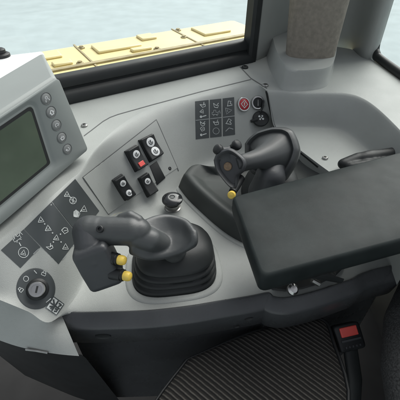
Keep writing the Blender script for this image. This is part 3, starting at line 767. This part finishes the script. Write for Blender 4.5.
mb = MB(); mb.loft([ell(q + Vector((-.01 * h, .02 * h, 0)), (.055 + .06 * h), .034, LZ + .034 + h) for h in (0, .02, .1, .25, .5)]); build('lining', mb, M['column'], pil, smooth=60)
# grey trim wall between the two windows
A0 = W1 + wd * .016; Cn = pl(300, 42, LZ); S0 = pl(373, 57, LZ)
mb = MB(); pts = [A0 + wn * .012, A0 + wd * .03 + wn * .02, Cn + Vector((0, .02, 0)), pl(345, 44, LZ), S0 + Vector((-.02, .0, 0)), S0]
cvs = cr(pts, 6)
ins = lambda p, k: p
mb.grid([[p + Vector((0, 0, h)) for p in cvs] for h in (-.01, .02, .1, .3, .55)])
build('trim_wall', mb, M['grey'], pil, smooth=60, solid=.01)

# ================================================================== SIDE WINDOW
s0, s1 = pl(372, 57, LZ), pl(440, 106, LZ)
sd = (s1 - s0).normalized(); sn = Vector((-sd.y, sd.x, 0)); sn = sn if sn.x > 0 else -sn
sw = thing('side_window', 'right side window with thin black seal beside the storage tray ledge', 'window', s0)
path = cr([s0 + sd * .30 + Vector((0, 0, .006)), s1 + Vector((0, 0, .006)), s0 + sd * .06 + Vector((0, 0, .006)), s0 + sd * .015 + Vector((0, 0, .012)), s0 + Vector((0, 0, .035)), s0 + Vector((.0, 0, .10)), s0 + Vector((0.0, 0, .5))], 8)
mb = MB(); mb.tube(path, [(.010, .012)] * len(path), 14); build('seal', mb, M['rubber'], sw, smooth=60)
mb = MB(); mb.prism([s0 + sn * .004, s1 + sn * .004 + sd * .1, s1 + sd * .1 + sn * .03 + Vector((0, 0, .5)), s0 + sn * .03 + Vector((0, 0, .5))], sn * .004); build('pane', mb, M['glass'], sw, smooth=0)

# ================================================================== ARMREST
AZ = .128
ar = thing('armrest', 'black padded vinyl armrest cushion over the right of the console', 'armrest', pl(320, 230, AZ - .04))
ap = [pl(u, v, AZ) for u, v in ((233, 196), (430, 144), (440, 229), (262, 276))]
_d1, _d2, _w = ap[2] - ap[3], ap[3] - ap[0], ap[1] - ap[3]      # far end cut parallel to the near end
_t = (_w.x * _d2.y - _w.y * _d2.x) / (_d1.x * _d2.y - _d1.y * _d2.x); ap[2] = ap[3] + _d1 * _t
def rpoly(P, r, n=6):
    out = []
    for i, p in enumerate(P):
        a = (P[i - 1] - p).normalized(); b = (P[(i + 1) % len(P)] - p).normalized()
        th = a.angle(b); d = r / math.tan(th / 2); s, e = p + a * d, p + b * d
        for k in range(n + 1):
            t = k / n; out.append(s * (1 - t) ** 2 + p * 2 * t * (1 - t) + e * t * t)
    return out
def inset(P, e):
    c = sum(P, Vector()) / len(P); out = []
    for i, p in enumerate(P):
        a = (P[i - 1] - p).normalized(); b = (P[(i + 1) % len(P)] - p).normalized(); out.append(p + (a + b) * e)
    return out
mb = MB(); rings = []
for e, z in ((.010, -.036), (.003, -.034), (.0, -.028), (-.0015, -.020), (-.0012, -.006), (-.0006, -.003), (.0008, -.0010), (.003, -.0001), (.02, .0005), (.045, .0008)):
    rings.append([p + Vector((0, 0, z)) for p in rpoly(inset(ap, e), .008)])
mb.loft(rings)
build('pad', mb, M['pad'], ar, smooth=60)
# bracket below
mb = MB(); mb.prism([p + Vector((0, 0, -.05)) for p in inset(ap, .03)], (0, 0, .012)); build('base_plate', mb, M['black'], ar, bevel=.003)
mb = MB(); mb.prism([pl(u, v, .004) for u, v in ((271, 290.5), (271, 262), (348, 255), (345, 267), (335, 277), (320, 284.5), (302, 289.8), (285, 292))], (0, 0, .004)); build('cavity_shade', mb, M['gap'], ar, bevel=.003)  # thin dark sheet standing in for the shaded cavity under the armrest
bp = pl(292, 287, .020)
mb = MB(); mb.lathe(bp + Vector((0, 0, -.006)), (.2, -.5, .8), [(.0075, 0), (.0085, .003), (.008, .0065), (.005, .009), (.0001, .0095)], 24, True); mb.lathe(bp + Vector((-.002, .01, 0)), (.1, 0, 1), [(.004, 0), (.004, .03)], 14)
build('bolt', mb, M['chrome'], ar, smooth=30)
mb = MB(); mb.tube([pl(306, 274, .05), pl(326, 277, .035), pl(342, 281, .025)], [(.003, .006), (.003, .0065), (.002, .005)], 12); build('lever', mb, M['rubber'], ar)
mb = MB(); mb.tube([pl(312, 280, .02), pl(319, 284, .014)], .004, 10); mb.tube([pl(328, 268, .03), pl(334, 274, .01)], .003, 10); build('adjuster', mb, M['steel'], ar)
mb = MB(); mb.lathe(pl(310, 240, .01), (0, 0, 1), [(.02, 0), (.02, .085)], 20); build('support_post', mb, M['black'], ar)

# ================================================================== BLACK HANDLE IN THE TRAY
mb = MB(); zz = TZ + .014
mb.chain([(pl(343, 164, zz), .010), (pl(358, 159, zz + .004), .012), (pl(374, 157, zz + .006), .013), (pl(392, 155, zz + .010), .014), (pl(420, 148, zz + .016), .015)])
mb.ball(pl(372, 157, zz + .007), (.034, .014, .013), Matrix.Rotation(R(12), 3, 'Z'))
mb.chain([(pl(350, 167, zz), .009), (pl(375, 165, zz + .004), .012), (pl(400, 162, zz + .006), .012)])
tag(build('loose_handle', mb, M['rubber'], None, remesh=.0016, sm=22, loc=pl(360, 162, TZ)), 'smooth black rubber handle lying in the grey tray behind the armrest', 'handle')

# ================================================================== SEAT, BUCKLE
seat = thing('operator_seat', 'operator seat with dark ribbed fabric cushion and tweed bolster', 'seat', (.1, .25, -.2))
SZ = -.075
mb = MB(); c0 = [pl(u, v, SZ) for u, v in ((185, 358), (226, 340), (262, 327), (296, 318), (322, 316), (334, 335), (345, 420), (200, 470), (140, 430))]
sm = rr_poly(c0, 6); cc2 = sum(sm, Vector()) / len(sm)
mb.loft([[cc2 + (p - cc2) * k + Vector((0, 0, z)) for p in sm] for k, z in ((.98, -.09), (1.02, -.05), (1.0, -.015), (.95, -.003), (.85, .001), (.4, .003))])
build('cushion', mb, M['fabric'], seat, smooth=60)
mb = MB(); pr = [cc2 + (p - cc2) * .985 + Vector((0, 0, -.007)) for p in sm]; mb.grid([[q + Vector((0, 0, .0035 * math.sin(a))) + (q - cc2).normalized() * .0035 * math.cos(a) for q in pr] for a in [2 * math.pi * k / 8 for k in range(9)]], True)
build('piping', mb, M['black'], seat, smooth=80)
mb = MB(); zb = -.05
mb.chain([(pl(425, 285, zb), .035), (pl(410, 325, zb), .036), (pl(412, 370, zb - .01), .04), (pl(425, 430, zb - .02), .04)])
build('bolster', mb, M['tweed'], seat, remesh=.004, sm=6)
bu = thing('seat_belt_buckle', 'black seat belt buckle with a red release button beside the seat', 'buckle', pl(350, 336, -.10))
bz = -.085; bcn = pl(349.5, 335.5, bz)
bm_ = Matrix.Rotation(R(13), 3, 'Z') @ Matrix.Rotation(R(32), 3, 'X')
# local frame: x across, y along the buckle, z out of its face
rb_ = MB(); rbox(rb_, bcn + bm_ @ Vector((0, -.002, -.009)), (.044, .040, .020), bm_); build('buckle_body', rb_, M['black'], bu, smooth=60)
mb = MB(); mb.prism([bcn + bm_ @ Vector((x, y, -.001)) for x, y in ((-.0145, -.001), (.0145, -.001), (.0145, .0135), (-.0145, .0135))], bm_ @ Vector((0, 0, .0045))); build('release_button', mb, M['red'], bu, bevel=.0015, seg=3)
mb = MB(); mb.box(bcn + bm_ @ Vector((0, -.0065, .0012)), (.033, .0028, .002), bm_); 
for k in range(5): mb.box(bcn + bm_ @ Vector((-.012 + k * .006, -.0160, .0012)), (.0022, .003, .002), bm_)
build('grip_ribs', mb, M['grip2'], bu)
mb = MB(); st0 = bcn + bm_ @ Vector((0, -.02, -.010)); mb.tube([st0, st0 + Vector((.004, -.035, -.03)), st0 + Vector((.01, -.06, -.09))], [(.012, .005)] * 3, 16); build('stalk', mb, M['rubber'], bu)

# ================================================================== OUTSIDE AND FLOOR
fl = MB(); fl.grid([[Vector((x, y, -.42)) for x in (-.62, .50)] for y in (-.6, .62)])
o = build('floor', fl, M['floor'], smooth=0); o['kind'] = 'structure'
cw_ = MB(); wx = pl(440, 106, LZ).x + .004; cw_.grid([[Vector((wx, y, z)) for y in (-.6, 0, .3, .75)] for z in (-.42, -.1, LZ - .003)])
o = build('cab_wall', cw_, M['floor'], smooth=0, solid=.02); o['kind'] = 'structure'
gr = MB(); GZ = -1.9
gr.grid([[Vector((x, y, GZ)) for x in (-300, -40, 0, 40, 300)] for y in (-300, -40, 0, 40, 300)])
o = build('ground', gr, M['ground'], smooth=0); o['kind'] = 'structure'
HZ = -.22
hd = thing('engine_hood', 'sunlit yellow engine hood outside the windscreen', 'hood', (-.6, 1.9, HZ))
yaw = Matrix.Rotation(R(31), 3, 'Z')
ho = Vector((-.62, 2.0, HZ))
def H(x, y, z=0): return ho + yaw @ Vector((x, y, z))
mb = MB(); mb.prism([H(-2.2, -.62), H(1.15, -.62), H(1.15, .24), H(-2.2, .24)], (0, 0, -.8)); build('bonnet', mb, M['hood'], hd, bevel=.05, seg=4)
mb = MB()
for x in (-.48, .0, .64): mb.box(H(x, -.12, .002), (.012, .68, .006), yaw)
mb.box(H(-.2, -.14, .004), (2.4, .03, .012), yaw)
build('panel_strip', mb, M['hoodd'], hd, bevel=.002)
for x, y in ((-.42, -.05), (-.06, -.1), (.02, .14), (.38, -.1), (.62, .02), (-.44, .16), (.66, .17)):
    bb = MB(); bb.lathe(H(x, y, .0), (0, 0, 1), [(.02, -.002), (.02, .006), (.012, .008), (.012, .014), (.0001, .015)], 6); build('hood_bolt', bb, M['hoodd'], hd)
for x, y, a, b in ((-.62, .0, .22, .14), (-.26, .09, .3, .10), (-.14, -.06, .10, .06), (.20, .06, .26, .14), (.42, .13, .1, .1), (.30, -.06, .12, .05), (.84, .06, .2, .18)):
    bb = MB(); bb.box(H(x, y, .006), (a, b, .016), yaw); build('hatch', bb, M['hood'], hd, bevel=.008)

# ================================================================== LIGHT
w = bpy.data.worlds.new('World'); SC.world = w; w.use_nodes = True
nt = w.node_tree; sk = nt.nodes.new('ShaderNodeTexSky'); sk.sky_type = 'NISHITA'; sk.sun_disc = False
SUN_EL, SUN_AZ = 46, 32                # degrees; azimuth from +y towards +x
sk.sun_elevation = R(SUN_EL); sk.sun_rotation = R(SUN_AZ); sk.air_density = 1.0; sk.dust_density = 3.0; sk.ozone_density = 1.0
hs = nt.nodes.new('ShaderNodeHueSaturation'); hs.inputs['Saturation'].default_value = .22
nt.links.new(sk.outputs['Color'], hs.inputs['Color']); nt.links.new(hs.outputs['Color'], nt.nodes['Background'].inputs['Color']); nt.nodes['Background'].inputs['Strength'].default_value = .075
ld = bpy.data.lights.new('sun', 'SUN'); ld.energy = 2.0; ld.angle = R(60); ld.color = (1, .985, .94)
lo = bpy.data.objects.new('sun', ld); COL.objects.link(lo)
sdv = Vector((math.sin(R(SUN_AZ)) * math.cos(R(SUN_EL)), math.cos(R(SUN_AZ)) * math.cos(R(SUN_EL)), math.sin(R(SUN_EL))))
lo.rotation_euler = sdv.to_track_quat('Z', 'Y').to_euler(); lo.location = (0, 0, 3)
vs = SC.view_settings; vs.view_transform = 'Standard'; vs.look = 'None'; vs.exposure = 1.15; vs.gamma = 1; vs.use_curve_mapping = False
